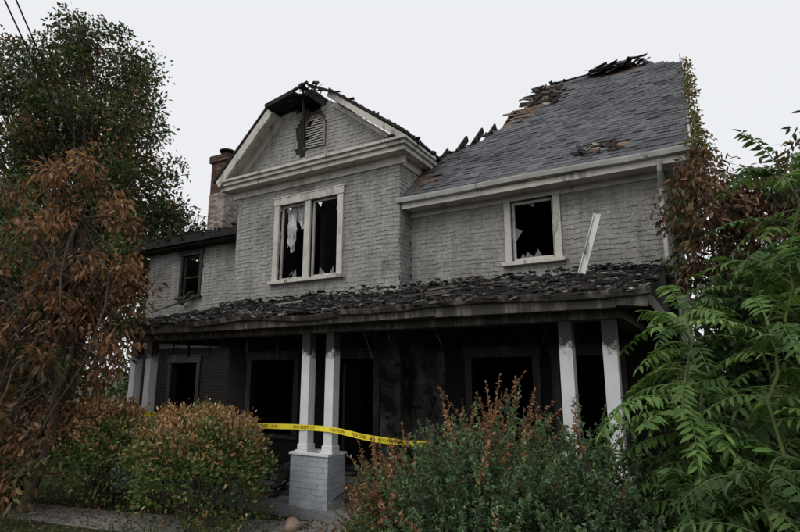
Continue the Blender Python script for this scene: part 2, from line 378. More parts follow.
for (x0,x1,z0,z1) in((-8.02,-7.72,4.65,5.6),(-7.72,-7.5,5.15,5.6)):
    nx,nz=10,12; P=[]
    for j in range(nz+1):
        for i in range(nx+1):
            u=i/nx; v=j/nz; x=x0+(x1-x0)*u*(1-.35*(1-v)); P.append((x+.02*R(-1,1),YG+.16+.05*math.sin(u*14+v*3)+R(-.012,.012),z0+(z1-z0)*v+.12*(1-v)*math.sin(u*6)))
    cu.poly(P,[(j*(nx+1)+i,j*(nx+1)+i+1,(j+1)*(nx+1)+i+1,(j+1)*(nx+1)+i) for j in range(nz) for i in range(nx)])
cu.done('torn_curtain',M_CLOTH,H,True)
# broken glass shards left in the sashes
n=N('dirty_glass'); n.b.inputs['Base Color'].default_value=(.25,.27,.28,1); n.b.inputs['Roughness'].default_value=.08; n.b.inputs['Transmission Weight'].default_value=.6
gl=MB()
for (a,b,c,d),y in((W_gab[0],YG+.065),(W_gab[1],YG+.065),(W_main[0],YW+.065)):
    for _ in range(5):
        side=random.choice('lrtb'); 
        if side in 'lr':
            x=a+.045 if side=='l' else b-.045; s_=1 if side=='l' else -1; zc=R(c+.2,d-.2); gl.poly([(x,y,zc),(x,y,zc+R(.1,.3)),(x+s_*R(.05,.14),y,zc+R(.05,.2))],[(0,1,2)])
        else:
            zz=d-.045 if side=='t' else c+.07; s_=-1 if side=='t' else 1; xc=R(a+.1,b-.25); gl.poly([(xc,y,zz),(xc+R(.1,.2),y,zz),(xc+R(0,.15),y,zz+s_*R(.06,.2))],[(0,1,2)])
gl.done('broken_glass',n.m,H)

v=MB(); seg=16; vr=.27; vz0=6.82; vzc=7.3
arch=[(VC[0]-vr,vz0)]+[(VC[0]-vr*math.cos(math.pi*i/seg),vzc+vr*math.sin(math.pi*i/seg)) for i in range(seg+1)]+[(VC[0]+vr,vz0)]
for (x0,z0),(x1,z1) in zip(arch,arch[1:]):
    v.beam((x0,YG-.03,z0),(x1,YG-.03,z1),.06,.04,(0,1,0))
v.done('vent_arch_frame',m_white('scorched_vent_frame',(.30,.2,.16),.45,.62),H)
v=MB(); zz=6.87
while zz<7.53:
    hw=.24 if zz<vzc else math.sqrt(max(.0,.24**2-(zz-vzc)**2))
    x0=VC[0]-hw
    if zz>7.0 and R(0,1)<.7: x0=VC[0]-hw*R(.2,.7)
    if hw>.05: v.obox(((x0+VC[0]+hw)/2,YG-.03,zz),(VC[0]+hw-x0,.07,.016),(.75,R(-.06,.06),0))
    zz+=.058
v.done('vent_louvres',M_GUT,H)

c=MB()
c.box(XL-.16,XC+.14,YG-.05,YG,6.0,6.16)
c.box(XL-.3,XC+.26,YG-.30,YG,6.16,6.26); c.box(XL-.34,XC+.31,YG-.36,YG,6.26,6.34); c.box(XL-.38,XC+.35,YG-.41,YG,6.34,6.40)
c.box(XC,XC+.05,YG,9.9,6.0,6.16); c.box(XC,XC+.26,YG,9.75,6.163,6.257); c.box(XC,XC+.31,YG,9.7,6.263,6.337); c.box(XC,XC+.35,YG,9.6,6.343,6.397)
RL=[(-9.85,6.38),(-8.28,7.88)]; RR=[(-6.55,7.86),(-4.68,6.42)]
def rake(a,b,w,y0,y1,inset=0):
    a=Vector((a[0],0,a[1]));b=Vector((b[0],0,b[1])); d=(b-a).normalized(); nrm=Vector((d.z,0,-d.x))
    if nrm.z>0: nrm=-nrm
    pts=[a+nrm*inset,b+nrm*inset,b+nrm*(w+inset),a+nrm*(w+inset)]; c.prism([(p.x,y0,p.z) for p in pts],(0,y1-y0,0))
rake(*RL,.2,YG-.4,YG-.34); rake(*RL,.05,YG-.34,YG,.0); rake(*RL,.17,YG-.05,YG,.055); rake(*RR,.12,YG-.36,YG-.31); rake(*RR,.04,YG-.31,YG); rake(*RR,.1,YG-.04,YG,.12)
c.box(XC+.02,XR+.38,YW-.42,YW-.39,5.06,5.22); c.box(XC+.02,XR+.38,YW-.39,YW,5.09,5.12)
c.box(XC+.02,XR,YW-.05,YW,4.98,5.09); c.box(XR,XR+.4,YW+.0,YB,5.09,5.12)
c.prism([(XR+.40,YW-.44,5.13),(XR+.40,YW-.44,5.3),(XR+.40,12.5,8.98),(XR+.40,12.5,8.8)],(.03,0,0))
c.done('cornice_and_eave_trim',M_TRIM,H,bevel=.006)
g=MB()
def gutter(mb,x0,x1,y,z,r=.065,sag=.012,tilt=0.):
    prof=[(0,0),(0,-r*1.1),(-r*.4,-r*1.5),(-r*1.3,-r*1.3),(-r*1.7,-r*.4),(-r*1.8,0),(-r*1.65,0),(-r*1.5,-r*.4),(-r*1.2,-r*1.15),(-r*.4,-r*1.35),(-r*.12,-r),(-r*.12,0)]
    n=16
    rings=[]
    for i in range(n+1):
        t=i/n; x=x0+(x1-x0)*t; s=-sag*math.sin(t*math.pi*3)+R(-.005,.005)+tilt*(t-.5)
        rings.append([(x,y+p[0],z+p[1]+s) for p in prof])
    k=len(prof); base=len(mb.v); mb.v+=[p for r_ in rings for p in r_]
    for i in range(n):
        for j in range(k): mb.f.append((base+i*k+j,base+i*k+(j+1)%k,base+(i+1)*k+(j+1)%k,base+(i+1)*k+j))
    mb.f.append(tuple(base+j for j in range(k))); mb.f.append(tuple(base+n*k+j for j in range(k)))
gutter(g,XC-.05,XR+.42,YW-.42,5.27)
P=[(XR-.02,YW-.5,5.12),(XR-.04,YW-.42,4.98),(XR-.06,YW-.1,4.8),(XR-.07,YW-.06,4.6),(XR-.07,YW-.06,3.55)]
g.tube(P,[.035]*5,8)
g.beam((-1.62,8.42,3.42),(-1.37,8.72,4.42),.11,.035,(0,1,0)); g.beam((-1.67,8.41,3.42),(-1.42,8.71,4.42),.015,.08,(0,1,0))
g.done('gutter_and_downspout',M_GUT,H)

SL=.97; ang=math.atan(SL); cs,sn=math.cos(ang),math.sin(ang)
def ry(y): return 5.28+SL*(y-8.66)
poly=[(-5.0,8.62),(-5.0,9.9),(-4.7,9.98),(-4.35,10.14),(-4.0,10.3),(-3.62,10.76),(-3.4,11.3),(-3.13,12.0),(-2.95,12.45),(-2.2,12.5),(-.9,12.5),(-.1,12.05),(.05,11.9),(.05,8.62)]
dk=MB(); dk.prism([(x,y,ry(y)-.02) for x,y in poly],(0,0,-.05))
bk=[(-2.95,12.5),(-.9,12.5),(0.05,13.3),(.05,16.3),(-4.5,16.3),(-4.0,14.0)]
dk.prism([(x,y,ry(12.5)-SL*(y-12.5)-.02) for x,y in bk],(0,0,-.05))
dk.prism([(-.9,12.5,ry(12.5)-.02),(.05,11.9,ry(11.9)-.02),(.05,13.1,ry(11.9)-.02)],(0,0,-.05))
# torn planks sticking out of the burned corner
for i in range(16):
    y=11.0+i*.095; x=-3.1-.0*i+.22*(y-11.0); l=R(.3,.95); dk.beam((x+.2,y,ry(y)+.012),(x+.2-l,y+R(-.05,.05),ry(y)+R(-.0,.06)),.085,.018,(0,-sn,cs))
dk.done('roof_deck',M_DECK,H)
rfr=MB()
for i in range(6):
    x=-3.3-.3*i; y0=9.6; y1=11.9-.28*i+R(-.3,.2); rfr.beam((x,y0,ry(y0)-.16),(x,y1,ry(y1)-.16),.045,.14,(0,-sn,cs))
rfr.done('charred_rafters',M_CHAR,H)
rf=MB()
O=(0,8.62,ry(8.62)); V=(0,cs,sn); NN=(0,-sn,cs)
pin=inpoly([(x,(y-8.62)/cs) for x,y in poly])
def blob(u,v,cx,cy,rx,ry_): 
    return ((u-cx)/rx)**2+((v-cy)/ry_)**2 < 1+.9*math.sin(u*17+v*9)*math.sin(v*13-u*5)
def rin(u,v):
    if not pin(u,v): return False
    if blob(u,v,-1.35,.62,.4,.2) or blob(u,v,-2.8,4.45,.48,.6) or blob(u,v,-3.4,3.3,.25,.4) or blob(u,v,-4.75,.75,.3,.3) or blob(u,v,-1.2,5.1,.5,.2): return False
    return True
shingles(rf,O,X,V,NN,-5,.06,0,5.4,rin,w=(.16,.3),ex=.125,th=.012,jit=.004,lift=.014,gap=.005)
O2=(0,16.3,ry(12.5)-SL*3.8); bp=inpoly([(x,(16.3-y)/cs) for x,y in bk])
shingles(rf,O2,X,(0,-cs,sn),(0,sn,cs),-5,.06,0,5.4,bp,w=(.22,.34),ex=.14,th=.012,jit=.004)
for i in range(9):
    x=-2.75+i*.22
    rf.obox((x,12.42+R(-.01,.01),ry(12.42)+.02),(.24,.17,.012),(ang,0,R(-.05,.05)))
for i in range(22):
    x=R(-1.9,-.6); rf.obox((x,12.38+R(-.25,.1),ry(12.38)+R(.0,.14)),(R(.12,.42),R(.08,.25),.010),(R(-.2,1.),R(-.4,.4),R(-.6,.6)),.3)
rf.done('asphalt_shingles',M_ROOF,H)
db=MB()
def chip(c,l,rot=None): db.obox(c,(R(.3,1)*l,R(.08,.5)*l,R(.006,.03)),rot or (R(-.5,.5),R(-.5,.5),R(0,6.3)),.4)
for i in range(30): 
    x=R(-1.75,-.95); y=R(8.85,9.4); chip((x,y,ry(y)+R(.0,.03)),.2,(ang+R(-.2,.2),R(-.2,.2),R(-.8,.8)))
for i in range(70):
    x=R(-3.3,-2.4); y=R(11.3,12.5); chip((x,y,ry(y)+R(.0,.08)),.3,(ang+R(-.3,.4),R(-.3,.3),R(-1,1)))
for i in range(60):
    k=random.randrange(1,9); (xa,ya),(xb,yb)=poly[k],poly[k+1]; q=R(0,1); x=xa+(xb-xa)*q; y=ya+(yb-ya)*q; chip((x,y,ry(y)+R(-.04,.05)),.2)
for i in range(30):
    x=R(-1.9,-.5); chip((x,12.4+R(-.15,.1),ry(12.4)+R(0,.11)),.28)
gr=MB()
def gslab(a,b,y0,y1,th=.07):
    gr.prism([(a[0],y0,a[1]),(b[0],y0,b[1]),(b[0],y0,b[1]+th),(a[0],y0,a[1]+th)],(0,y1-y0,0))
gslab((-9.9,6.36),(-8.28,7.9),YG-.42,12.4); gslab((-8.28,7.9),(-7.5,8.04),YG-.42,9.2); gslab((-7.5,8.04),(-7.15,8.1),YG-.2,9.5); gslab((-6.55,7.86),(-4.66,6.44),YG-.38,9.1)
gslab((-4.95,6.68),(-4.66,6.44),9.1,9.9,.05)
for y in np.arange(9.3,12.4,.42):
    gr.beam((-5.6,y,6.98+R(-.1,.1)),(-4.85,y,6.42),.05,.13)
gr.beam((-7.18,YG-.35,8.02),(-7.18,10.5,7.95),.06,.16)
gr.beam((-7.40,YG-.22,8.2),(-7.44,YG-.04,6.9),.03,.06,(0,1,0)); gr.beam((-7.22,YG-.34,8.08),(-7.32,YG-.4,8.22),.07,.1)
gr.beam((-7.7,YG-.42,8.06),(-7.1,YG-.42,8.2),.05,.05); gr.beam((-7.1,YG-.4,8.14),(-6.5,YG-.4,7.82),.05,.05); gr.beam((-8.33,YG-.43,7.94),(-7.5,YG-.43,8.08),.03,.1)
gr.done('charred_gable_roof',M_CHAR,H)
for i in range(60):
    q=R(0,1); chip((-6.5+1.8*q,YG-.3+R(0,.6),7.9-1.4*q+R(0,.03)),.15)
for i in range(90):
    q=R(0,1); chip((-5.2+R(0,.5),YG-.3+q*1.5,6.45+R(0,.09)),.22)
for i in range(60):
    q=R(0,1); chip((-8.3+1.5*q,YG-.4+R(0,.4),7.96+.16*q+R(0,.06)),.2)

wr=MB()
wr.prism([(XWL-.45,YWG-.42,5.42),(XWL-.45,YWG-.42,5.52),(XWL-.45,12.8,6.55),(XWL-.45,12.8,6.45)],(4.98,0,0))
wr.box(XWL-.4,XL+.02,YWG-.36,YWG,5.30,5.42)
wr.box(XWL-.42,XL+.03,YWG-.46,YWG-.42,5.36,5.56)
for i in range(14):
    x=XWL+R(-.3,4.4); wr.beam((x,YWG-.5,5.5+R(-.03,.05)),(x+R(-.3,.3),YWG+R(.2,1.2),5.7+R(0,.3)),.05,.07)
wr.done('wing_eave_and_roof',M_CHAR,H)
for i in range(170):
    y=R(9.2,12); chip((R(XWL-.4,XL),y,5.55+.31*(y-9.2)+R(-.02,.1)),.28)

def brickbox(x0,x1,y0,y1,z0,z1,name,mat,bw=.2,bh=.065,m=.01,D=.09,mm=None):
    core=MB(); core.box(x0+.005,x1-.005,y0+.005,y1-.005,z0,z1-.004); core.done(name+'_mortar',mm or M_MORT,H)
    b=MB(); z=z0+.004;k=0
    while z<z1-.02:
        zt=min(z+bh,z1)
        def run(a,c,f):
            u=a-(bw/2 if k%2 else 0)
            while u<c:
                p=max(u,a);q=min(u+bw-m,c)
                if q-p>.02: j=R(-.002,.002); f(p,q,j)
                u+=bw
        run(x0,x1,lambda p,q,j:b.box(p,q,y0+j,y0+D,z,zt)); run(x0,x1,lambda p,q,j:b.box(p,q,y1-D,y1+j,z,zt))
        run(y0+D,y1-D,lambda p,q,j:b.box(x0+j,x0+D,p,q,z,zt)); run(y0+D,y1-D,lambda p,q,j:b.box(x1-D,x1+j,p,q,z,zt))
        z+=bh+m;k+=1
    b.done(name,mat,H)
for cx in(-4.98,-1.195,-9.08):
    brickbox(cx-.33,cx+.33,6.1,6.5,0,.8,'porch_pedestal',M_BRP,mm=M_MORTP,m=.008)
brickbox(-12.75,-12.08,10.5,11.1,5.7,7.25,'chimney_base',M_BRL); brickbox(-12.74,-12.1,10.51,11.09,7.25,8.25,'chimney_stack',M_BRR)
brickbox(-12.80,-12.03,10.45,11.15,8.25,8.47,'chimney_collar',M_BRR)
k=MB(); k.tube([(-12.42,10.8,8.47),(-12.42,10.8,8.66)],[.13,.13],12); k.tube([(-12.42,10.8,8.66),(-12.42,10.8,8.70),(-12.42,10.8,8.78)],[.24,.25,.03],14); k.done('chimney_cap',M_CHAR,H)

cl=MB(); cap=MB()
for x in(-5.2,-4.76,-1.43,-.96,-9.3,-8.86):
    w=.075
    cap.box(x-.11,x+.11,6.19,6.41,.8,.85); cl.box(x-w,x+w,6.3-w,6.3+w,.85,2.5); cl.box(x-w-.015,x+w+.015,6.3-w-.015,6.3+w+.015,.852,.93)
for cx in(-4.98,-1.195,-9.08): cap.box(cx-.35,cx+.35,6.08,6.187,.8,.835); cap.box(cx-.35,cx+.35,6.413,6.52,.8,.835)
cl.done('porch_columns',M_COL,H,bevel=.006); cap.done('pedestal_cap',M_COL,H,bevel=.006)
EX0,EX1=-9.7,-.5; EY=5.85
def pz(y): return 2.76+.246*(y-EY)
pr=MB()
pr.box(EX0+.3,EX1-.3,6.2,6.42,2.5,2.66); pr.box(EX1-.52,EX1-.3,6.42,YW-.02,2.5,2.66); pr.box(EX0+.3,EX0+.52,6.42,YG-.02,2.5,2.66)
pr.box(EX0+.03,EX1-.03,EY+.03,6.2,2.60,2.64)
# fascia in warped lengths
x=EX0
while x<EX1-.01:
    x2=min(EX1,x+R(1.2,2.2)); dz=R(-.02,.012); dz2=R(-.03,.012)
    pr.poly([(x,EY,2.59+dz),(x2-.006,EY,2.59+dz2),(x2-.006,EY+.03,2.59+dz2),(x,EY+.03,2.59+dz),(x,EY,2.75+dz),(x2-.006,EY,2.75+dz2),(x2-.006,EY+.03,2.75+dz2),(x,EY+.03,2.75+dz)],[(0,3,2,1),(4,5,6,7),(0,1,5,4),(1,2,6,5),(2,3,7,6),(3,0,4,7)]); x=x2
pr.box(EX0,EX0+.03,EY+.032,YG,2.60,2.75); pr.box(EX1-.03,EX1,EY+.032,YW,2.60,2.75)
pr.done('porch_beam_and_fascia',M_TRIMS,H,bevel=.005)
pc=MB()
for y in np.arange(6.43,9.05,.1): 
    if R(0,1)>.12: pc.box(EX0+.55,EX1-.55,y,y+.095,2.66+R(0,.004),2.69)
for x in np.arange(EX0+.1,EX1,.45): pc.beam((x,EY+.05,pz(EY)-.07),(x,YG+.3,pz(YG+.3)-.07),.045,.09)
pc.prism([(EX0,EY,2.75),(EX0,YG,2.75),(EX0,YG,pz(YG)-.02)],(.03,0,0)); pc.prism([(EX1-.03,EY,2.75),(EX1-.03,YW,2.75),(EX1-.03,YW,pz(YW)-.02)],(.03,0,0))
pc.prism([(EX0,EY-.02,pz(EY)-.03),(EX1,EY-.02,pz(EY)-.03),(EX1,YW,pz(YW)-.03),(XC,YW,pz(YW)-.03),(XC,YG,pz(YG)-.03),(EX0,YG,pz(YG)-.03)],(0,0,.03))
pc.done('porch_ceiling_and_deck',M_CHAR,H)
pg=MB(); gutter(pg,-4.3,EX1+.03,EY,2.77,.055,.02); gutter(pg,-7.6,-4.36,EY,2.75,.055,.03,-.03); gutter(pg,EX0,-8.0,EY,2.76,.055,.01,.04); pg.done('porch_gutter',M_TRIMS,H)
ps=MB(); pa=math.atan(.246)
shingles(ps,(0,EY-.04,pz(EY-.04)),X,(0,math.cos(pa),math.sin(pa)),(0,-math.sin(pa),math.cos(pa)),EX0-.03,EX1+.03,0,3.35,lambda u,v:u>XC or v<2.85,w=(.1,.25),ex=.11,th=.014,jit=.02,lift=.035,skip=.12)
ps.done('burned_porch_roof_shingles',M_PROOF,H)
for i in range(3400):
    x=R(EX0,EX1); ym=YW if x>XC else YG; q=random.random(); y=EY+(ym-EY)*q; h=R(0,.02)+(.12*random.random()**2 if q>.8 else 0)
    if -7.2<x<-3.4 and q>.5: h+=R(0,.09)*(q-.3)
    chip((x,y,pz(y)+h),R(.03,.19),(R(-.25,.35),R(-.2,.2),R(0,6.3)))
for i in range(26):
    x=R(EX0,EX1-.8); y=R(6.2,8.5); a=R(-.4,.4); l=R(.3,.9); db.beam((x,y,pz(y)+.03),(x+l*math.cos(a),y+l*math.sin(a)*.5,pz(y+l*math.sin(a)*.5)+R(.02,.08)),.04,.025)
for i in range(420):
    x=R(EX0,EX1); chip((x,EY-R(-.02,.11),2.77+R(-.04,.02)),R(.04,.16),(R(-.9,.2),R(-.3,.3),R(-.6,.6)))
db.done('roof_debris',M_DEB,H)
db=MB()
for i in range(420):
    chip((R(-9,-.8),R(6.2,8.5),.12+R(0,.14)),R(.12,.4))
for i in range(24):
    x=R(-9,-1); y=R(6.6,8.4); a=R(0,6.3); l=R(.5,1.4); db.beam((x,y,.15),(x+l*math.cos(a)*.7,min(8.5,max(6.5,y+l*math.sin(a)*.4)),R(.15,.5)),.05,.03)
for i in range(30):
    x=R(-9,-1); y=R(6.5,8.6); db.beam((x,y,2.66),(x+R(-.2,.2),y+R(-.1,.1),2.66-R(.1,.5)),R(.01,.04),.012)
db.done('porch_debris',M_DEB,H)
b=MB(); b.beam((-12.35,YWG-.1,3.75),(-11.75,YWG-.25,4.05),.12,.02); b.beam((-12.7,YG+.2,3.5),(-11.9,YWG-.1,3.9),.1,.03); b.done('hanging_boards',M_TRIMS,H)

# ============================================================ caution tape
T=empty('caution_tape',(-5.2,6.05,1.15))
pts=[(-9.9,5.75,1.40),(-9.0,5.74,1.32),(-8.0,5.85,1.26),(-7.0,5.97,1.21),(-6.0,6.03,1.165),(-5.3,6.20,1.16),(-4.66,6.20,1.15),(-4.0,6.05,1.10),(-3.4,5.9,1.09),(-2.9,5.6,1.13),(-2.75,5.3,1.15)]
def cat(P,t):
    n=len(P)-1; i=min(int(t),n-1); f=t-i; p=[Vector(P[max(0,min(n,k))]) for k in(i-1,i,i+1,i+2)]
    return .5*((2*p[1])+(p[2]-p[0])*f+(2*p[0]-5*p[1]+4*p[2]-p[3])*f*f+(-p[0]+3*p[1]-3*p[2]+p[3])*f**3)
tm=MB(); ns=120; PP=[cat(pts,(len(pts)-1)*i/ns) for i in range(ns+1)]; V_=[]
def tang(i):
    a=.35*math.sin(i*.11)+.15*math.sin(i*.37); return Vector((0,math.sin(a),math.cos(a)))
for i,p in enumerate(PP):
    u=tang(i); V_+= [p-u*.037,p+u*.037]
tm.poly(V_,[(2*i,2*i+2,2*i+3,2*i+1) for i in range(ns)])
to=tm.done('tape_strip',M_TAPE,None,True); adopt(T,to)
txts=['CAUTION','FIRE LINE','DO NOT CROSS']
i=3;k=0
while i<ns-16:
    p=PP[i]; q=PP[min(ns,i+5)]; d=(q-p).normalized(); u=tang(i+2); nn=d.cross(u).normalized(); u=nn.cross(d)
    cv=bpy.data.curves.new('tape_text','FONT'); cv.body=txts[k%3]; cv.size=.062; cv.align_y='CENTER'; cv.resolution_u=2; cv.extrude=0; cv.space_character=1.1
    o=bpy.data.objects.new('tape_text',cv); scene.collection.objects.link(o); cv.materials.append(M_INK)
    m=Matrix((d,u,nn)).transposed().to_4x4(); m.translation=p+nn*.006
    o.matrix_world=m; o.parent=T; o.matrix_parent_inverse=Matrix.Translation(T.location).inverted()
    adv=len(txts[k%3])*.045+.10
    acc=0
    while i<ns-1 and acc<adv: acc+=(PP[i+1]-PP[i]).length; i+=1
    k+=1

# ============================================================ ground
def sheet(name,pts,z,mat):
    m=MB(); m.poly([(x,y,z) for x,y in pts],[tuple(range(len(pts)))]); return m.done(name,mat)
sheet('ground',[(-500,-500),(500,-500),(500,500),(-500,500)],0,M_GROUND)
pp=[(-12,2.9),(-9.5,3.75),(-8,4.15),(-6.8,4.35),(-5.3,4.75),(-4.0,5.0),(-3.6,6.0),(-4.7,6.0),(-5.4,5.7),(-6.8,5.2),(-8.2,4.85),(-9.8,4.5),(-12,3.9)]
sheet('concrete_path',pp,.006,M_PATH)
G=LV(); n=26000
gx=rng.uniform(-13,1.5,n); gy=rng.uniform(.8,5.9,n)
pi=inpoly(pp); keep=np.array([(not pi(a,b) or R(0,1)<.06) and (math.sin(a*2.1+b)*math.sin(b*2.7-a*.8)+R(-.5,.5)>-.15) for a,b in zip(gx,gy)]); gx,gy=gx[keep],gy[keep]; n=len(gx)
l=rng.uniform(.05,.17,n); D=rnd(n)*.5+[0,0,1]
G.add(np.stack([gx,gy,np.zeros(n)],1),D,rnd(n),l,l*.1,pal(n,[(.06,.1,.025),(.1,.13,.04),(.18,.16,.07)],[5,3,2]))
G.done('grass',None,False)
Lt=LV(); n=10000; P=np.stack([rng.uniform(-12,1,n),rng.uniform(2,6.1,n),rng.uniform(.008,.03,n)],1)
Lt.add(P,rnd(n)*[1,1,.25],rnd(n)*.4+[0,0,1],rng.uniform(.03,.08,n),rng.uniform(.015,.035,n),pal(n,[(.16,.1,.06),(.28,.2,.12),(.08,.05,.035),(.35,.3,.22)],[4,2,4,1]))
Lt.done('leaf_litter',None,True)
def stone(name,loc,r):
    import bmesh
    bm=bmesh.new(); bmesh.ops.create_icosphere(bm,subdivisions=3,radius=1)
    for v in bm.verts:
        k=1+.12*math.sin(v.co.x*3+loc[0]*5)+.1*math.sin(v.co.y*4+v.co.z*3); v.co=Vector((v.co.x*r[0]*k,v.co.y*r[1]*k,v.co.z*r[2]*k))
    me=bpy.data.meshes.new(name); bm.to_mesh(me); bm.free(); me.polygons.foreach_set('use_smooth',[True]*len(me.polygons)); me.materials.append(M_STONE)
    o=bpy.data.objects.new(name,me); o.location=loc; scene.collection.objects.link(o)
stone('garden_stone',(-4.75,5.55,.05),(.13,.10,.09))

# ============================================================ vegetation
BRN=[(.19,.09,.045),(.28,.15,.075),(.10,.052,.032),(.36,.23,.13)]
tree('scorched_magnolia_tree',(-8.6,4.3,0),(-8.4,4.5,4.3),.09,
 [((-8.5,4.4,2.2),(1.15,1.1,1.3),3),((-8.4,4.6,3.9),(1.05,1.05,1.5),3),((-9.3,4.2,3.2),(1.1,1.0,2.0),2.4),((-8.4,3.7,1.0),(1.0,.6,.7),1.6),((-9.6,4.6,1.2),(.9,.8,.9),1.5)],
 215,.27,70,.115,.36,BRN,[5,4,4,1.8],droop=.8,full=True,tone=(.5,1.25),hollow=.45,alt=([(.06,.09,.03),(.09,.12,.04),(.16,.1,.05)],[3,2,2],.2))
shootshrub_args=[]
tree('tall_green_tree',(-18.2,10.0,0),(-17.6,10,9),.26,
 [((-17.9,10,8.2),(3.2,2.8,3.2),3),((-18.6,9.6,11.4),(3.0,2.6,2.8),3),((-17.0,10.6,6.0),(2.9,2.2,2.4),2.2),((-21,9,10),(3.4,3,4.8),2.4)],
 480,.6,140,.17,.5,[(.05,.08,.027),(.08,.115,.04),(.03,.05,.018),(.17,.10,.05),(.24,.16,.08)],[5,4,4,1.6,.7],full=False,tone=(.5,1.25),hollow=.35,alt=([(.2,.11,.055),(.28,.17,.09),(.09,.1,.035)],[3,2,2],.16))
tree('green_maple_tree',(-14.5,5.8,0),(-14.4,6,4.5),.15,
 [((-14.6,6.2,3.2),(2.3,1.7,2.8),3),((-16.5,6.5,4.4),(2.3,2,3.4),2)],190,.5,110,.14,.5,[(.045,.075,.025),(.065,.10,.035),(.025,.045,.015),(.15,.09,.05)],[5,3,4,1.5],full=False,tone=(.4,1.1))

def roundbush(name,c,r,n,ln,seed=0):
    e=empty(name,(c[0],c[1],0)); L=LV(); mb=MB()
    q=rnd(n); q[:,2]=np.abs(q[:,2]) 
    low=rng.uniform(0,1,n)<.3; q[low,2]-=rng.uniform(0,.9,low.sum())
    bump=1+.09*np.sin(q[:,0]*7+seed)*np.sin(q[:,1]*6+1.3)+.08*np.sin(q[:,2]*11+q[:,0]*9)+.06*np.sin(q[:,1]*19+q[:,2]*15)+.05*np.sin(q[:,0]*31)*np.sin(q[:,1]*27+q[:,2]*20)
    rad=bump*(1-np.abs(rng.normal(0,.13,n)))+ (rng.uniform(0,1,n)<.08)*rng.uniform(0,.14,n)
    P=np.array([c[0],c[1],r[2]*.46])+q*rad[:,None]*np.array([r[0],r[1],r[2]*.54]); P[:,2]=np.maximum(P[:,2],.03)
    hf=np.clip((P[:,2]/r[2]-.5)*2.0,0,1)
    patch=.5+.5*np.sin(P[:,0]*5+seed)*np.sin(P[:,2]*6+P[:,1]*4)
    pb=np.clip(hf*1.0*patch+.4*hf+.08,0,.93)*(rad>.84)+.05
    br=rng.uniform(0,1,n)<pb
    col=pal(n,[(.085,.145,.038),(.125,.20,.055),(.05,.09,.03),(.19,.25,.08)],[4,4,3,1.5])
    cb=pal(n,[(.42,.25,.13),(.30,.16,.08),(.52,.40,.23),(.17,.095,.055)],[4,3,2,1.5]); col[br]=cb[br]
    l=ln*rng.uniform(.6,1.3,n); L.add(P,q*.8+rnd(n)*.8+[0,0,.3],rnd(n)*.6+q*.8,l,l*.45,col)
    for i in range(36):
        d=rnd(1)[0]; d[2]=abs(d[2])+.2; limb(mb,(c[0]+R(-.1,.1),c[1]+R(-.1,.1),0),(c[0]+d[0]*r[0]*.8,c[1]+d[1]*r[1]*.8,d[2]*r[2]*.75),.015,.003,.12,4,5)
    adopt(e,L.done('foliage',None,True),mb.done('stems',M_BARK,None,True))
roundbush('scorched_round_bush',(-6.15,5.2,0),(1.06,.75,1.46),18000,.06,1)
roundbush('scorched_round_bush',(-8.1,5.1,0),(.85,.62,1.5),13000,.06,4)

def shootshrub(name,c,r,nsh,cols,wts,bcols,pbrown,ln=.04,lean=.5,per=(38,70),sl=(.45,.8),asp=.38,flatten=.55,lo=.15):
    e=empty(name,(c[0],c[1],0)); L=LV(); mb=MB()
    for i in range(nsh):
        a=R(0,6.28); q=math.sqrt(R(0,1)); x=c[0]+r[0]*q*math.cos(a)*.85; y=c[1]+r[1]*q*math.sin(a)*.85
        topz=r[2]*(1-flatten*q**2.4)*R(.8,1.08)*(1+.07*math.sin(x*9)*math.sin(y*8)); l=R(*sl); z0=max(.05,topz*R(lo,1)**.6-l*.85)
        d=Vector((math.cos(a)*q*lean+R(-.35,.35),math.sin(a)*q*lean+R(-.35,.35),R(.6,1))).normalized()
        p0=Vector((x,y,z0)); n=random.randint(*per); ts=np.sort(rng.uniform(.05,1,n))
        bend=Vector((R(-.2,.2),R(-.2,.2),-R(0,.2)))*l
        pts=np.array([p0+d*l*t_+bend*t_*t_ for t_ in ts])
        D=np.array(d)*.6+rnd(n)*1.0; br=R(0,1)<pbrown*(1.6 if z0+l>r[2]*.8 else .6)
        col=pal(n,bcols if br else cols,[1]*len(bcols) if br else wts)*R(.65,1.25)
        ll=ln*rng.uniform(.6,1.25,n)*(1.15-.5*ts)
        L.add(pts,D,rnd(n)*.6+[0,0,.6],ll,ll*asp,col)
        mb.tube([p0-d*.15,p0+d*l*.5+bend*.25,p0+d*l+bend],[.005,.0035,.0015],4)
        if i%12==0: limb(mb,(c[0]+R(-.2,.2),c[1]+R(-.2,.2),0),p0,.014,.006,.1,4,4)
    adopt(e,L.done('foliage',None,True),mb.done('stems',M_BARK,None,True))
YEW=[(.085,.16,.075),(.12,.205,.09),(.055,.10,.05),(.18,.26,.12)]
RB=[(.34,.17,.09),(.25,.12,.07),(.44,.27,.14)]
shootshrub('yew_shrub',(-1.75,4.45),(1.0,.85,1.66),1150,YEW,[4,4,3,2],RB,.04,ln=.052,per=(45,75),asp=.42)
shootshrub('yew_shrub',(-.95,4.6),(.75,.6,1.62),700,YEW,[4,4,3,2],RB,.02,ln=.052,per=(45,75),asp=.42,flatten=.4)
shootshrub('barberry_shrub',(-1.95,5.15),(.9,.5,2.0),330,[(.12,.13,.055),(.16,.15,.06)],[1,1],RB,.7,ln=.042,sl=(.4,.75),lean=.35,asp=.5)
shootshrub('barberry_shrub',(-2.85,4.85),(.42,.4,1.5),260,[(.12,.14,.055),(.16,.15,.07)],[1,1],RB,.6,ln=.045,sl=(.35,.6),lean=.5,asp=.5)
shootshrub('barberry_shrub',(-2.55,4.25),(.4,.4,1.15),240,[(.10,.13,.05),(.14,.15,.06)],[1,1],RB,.35,ln=.045,sl=(.3,.55),lean=.5,asp=.5)
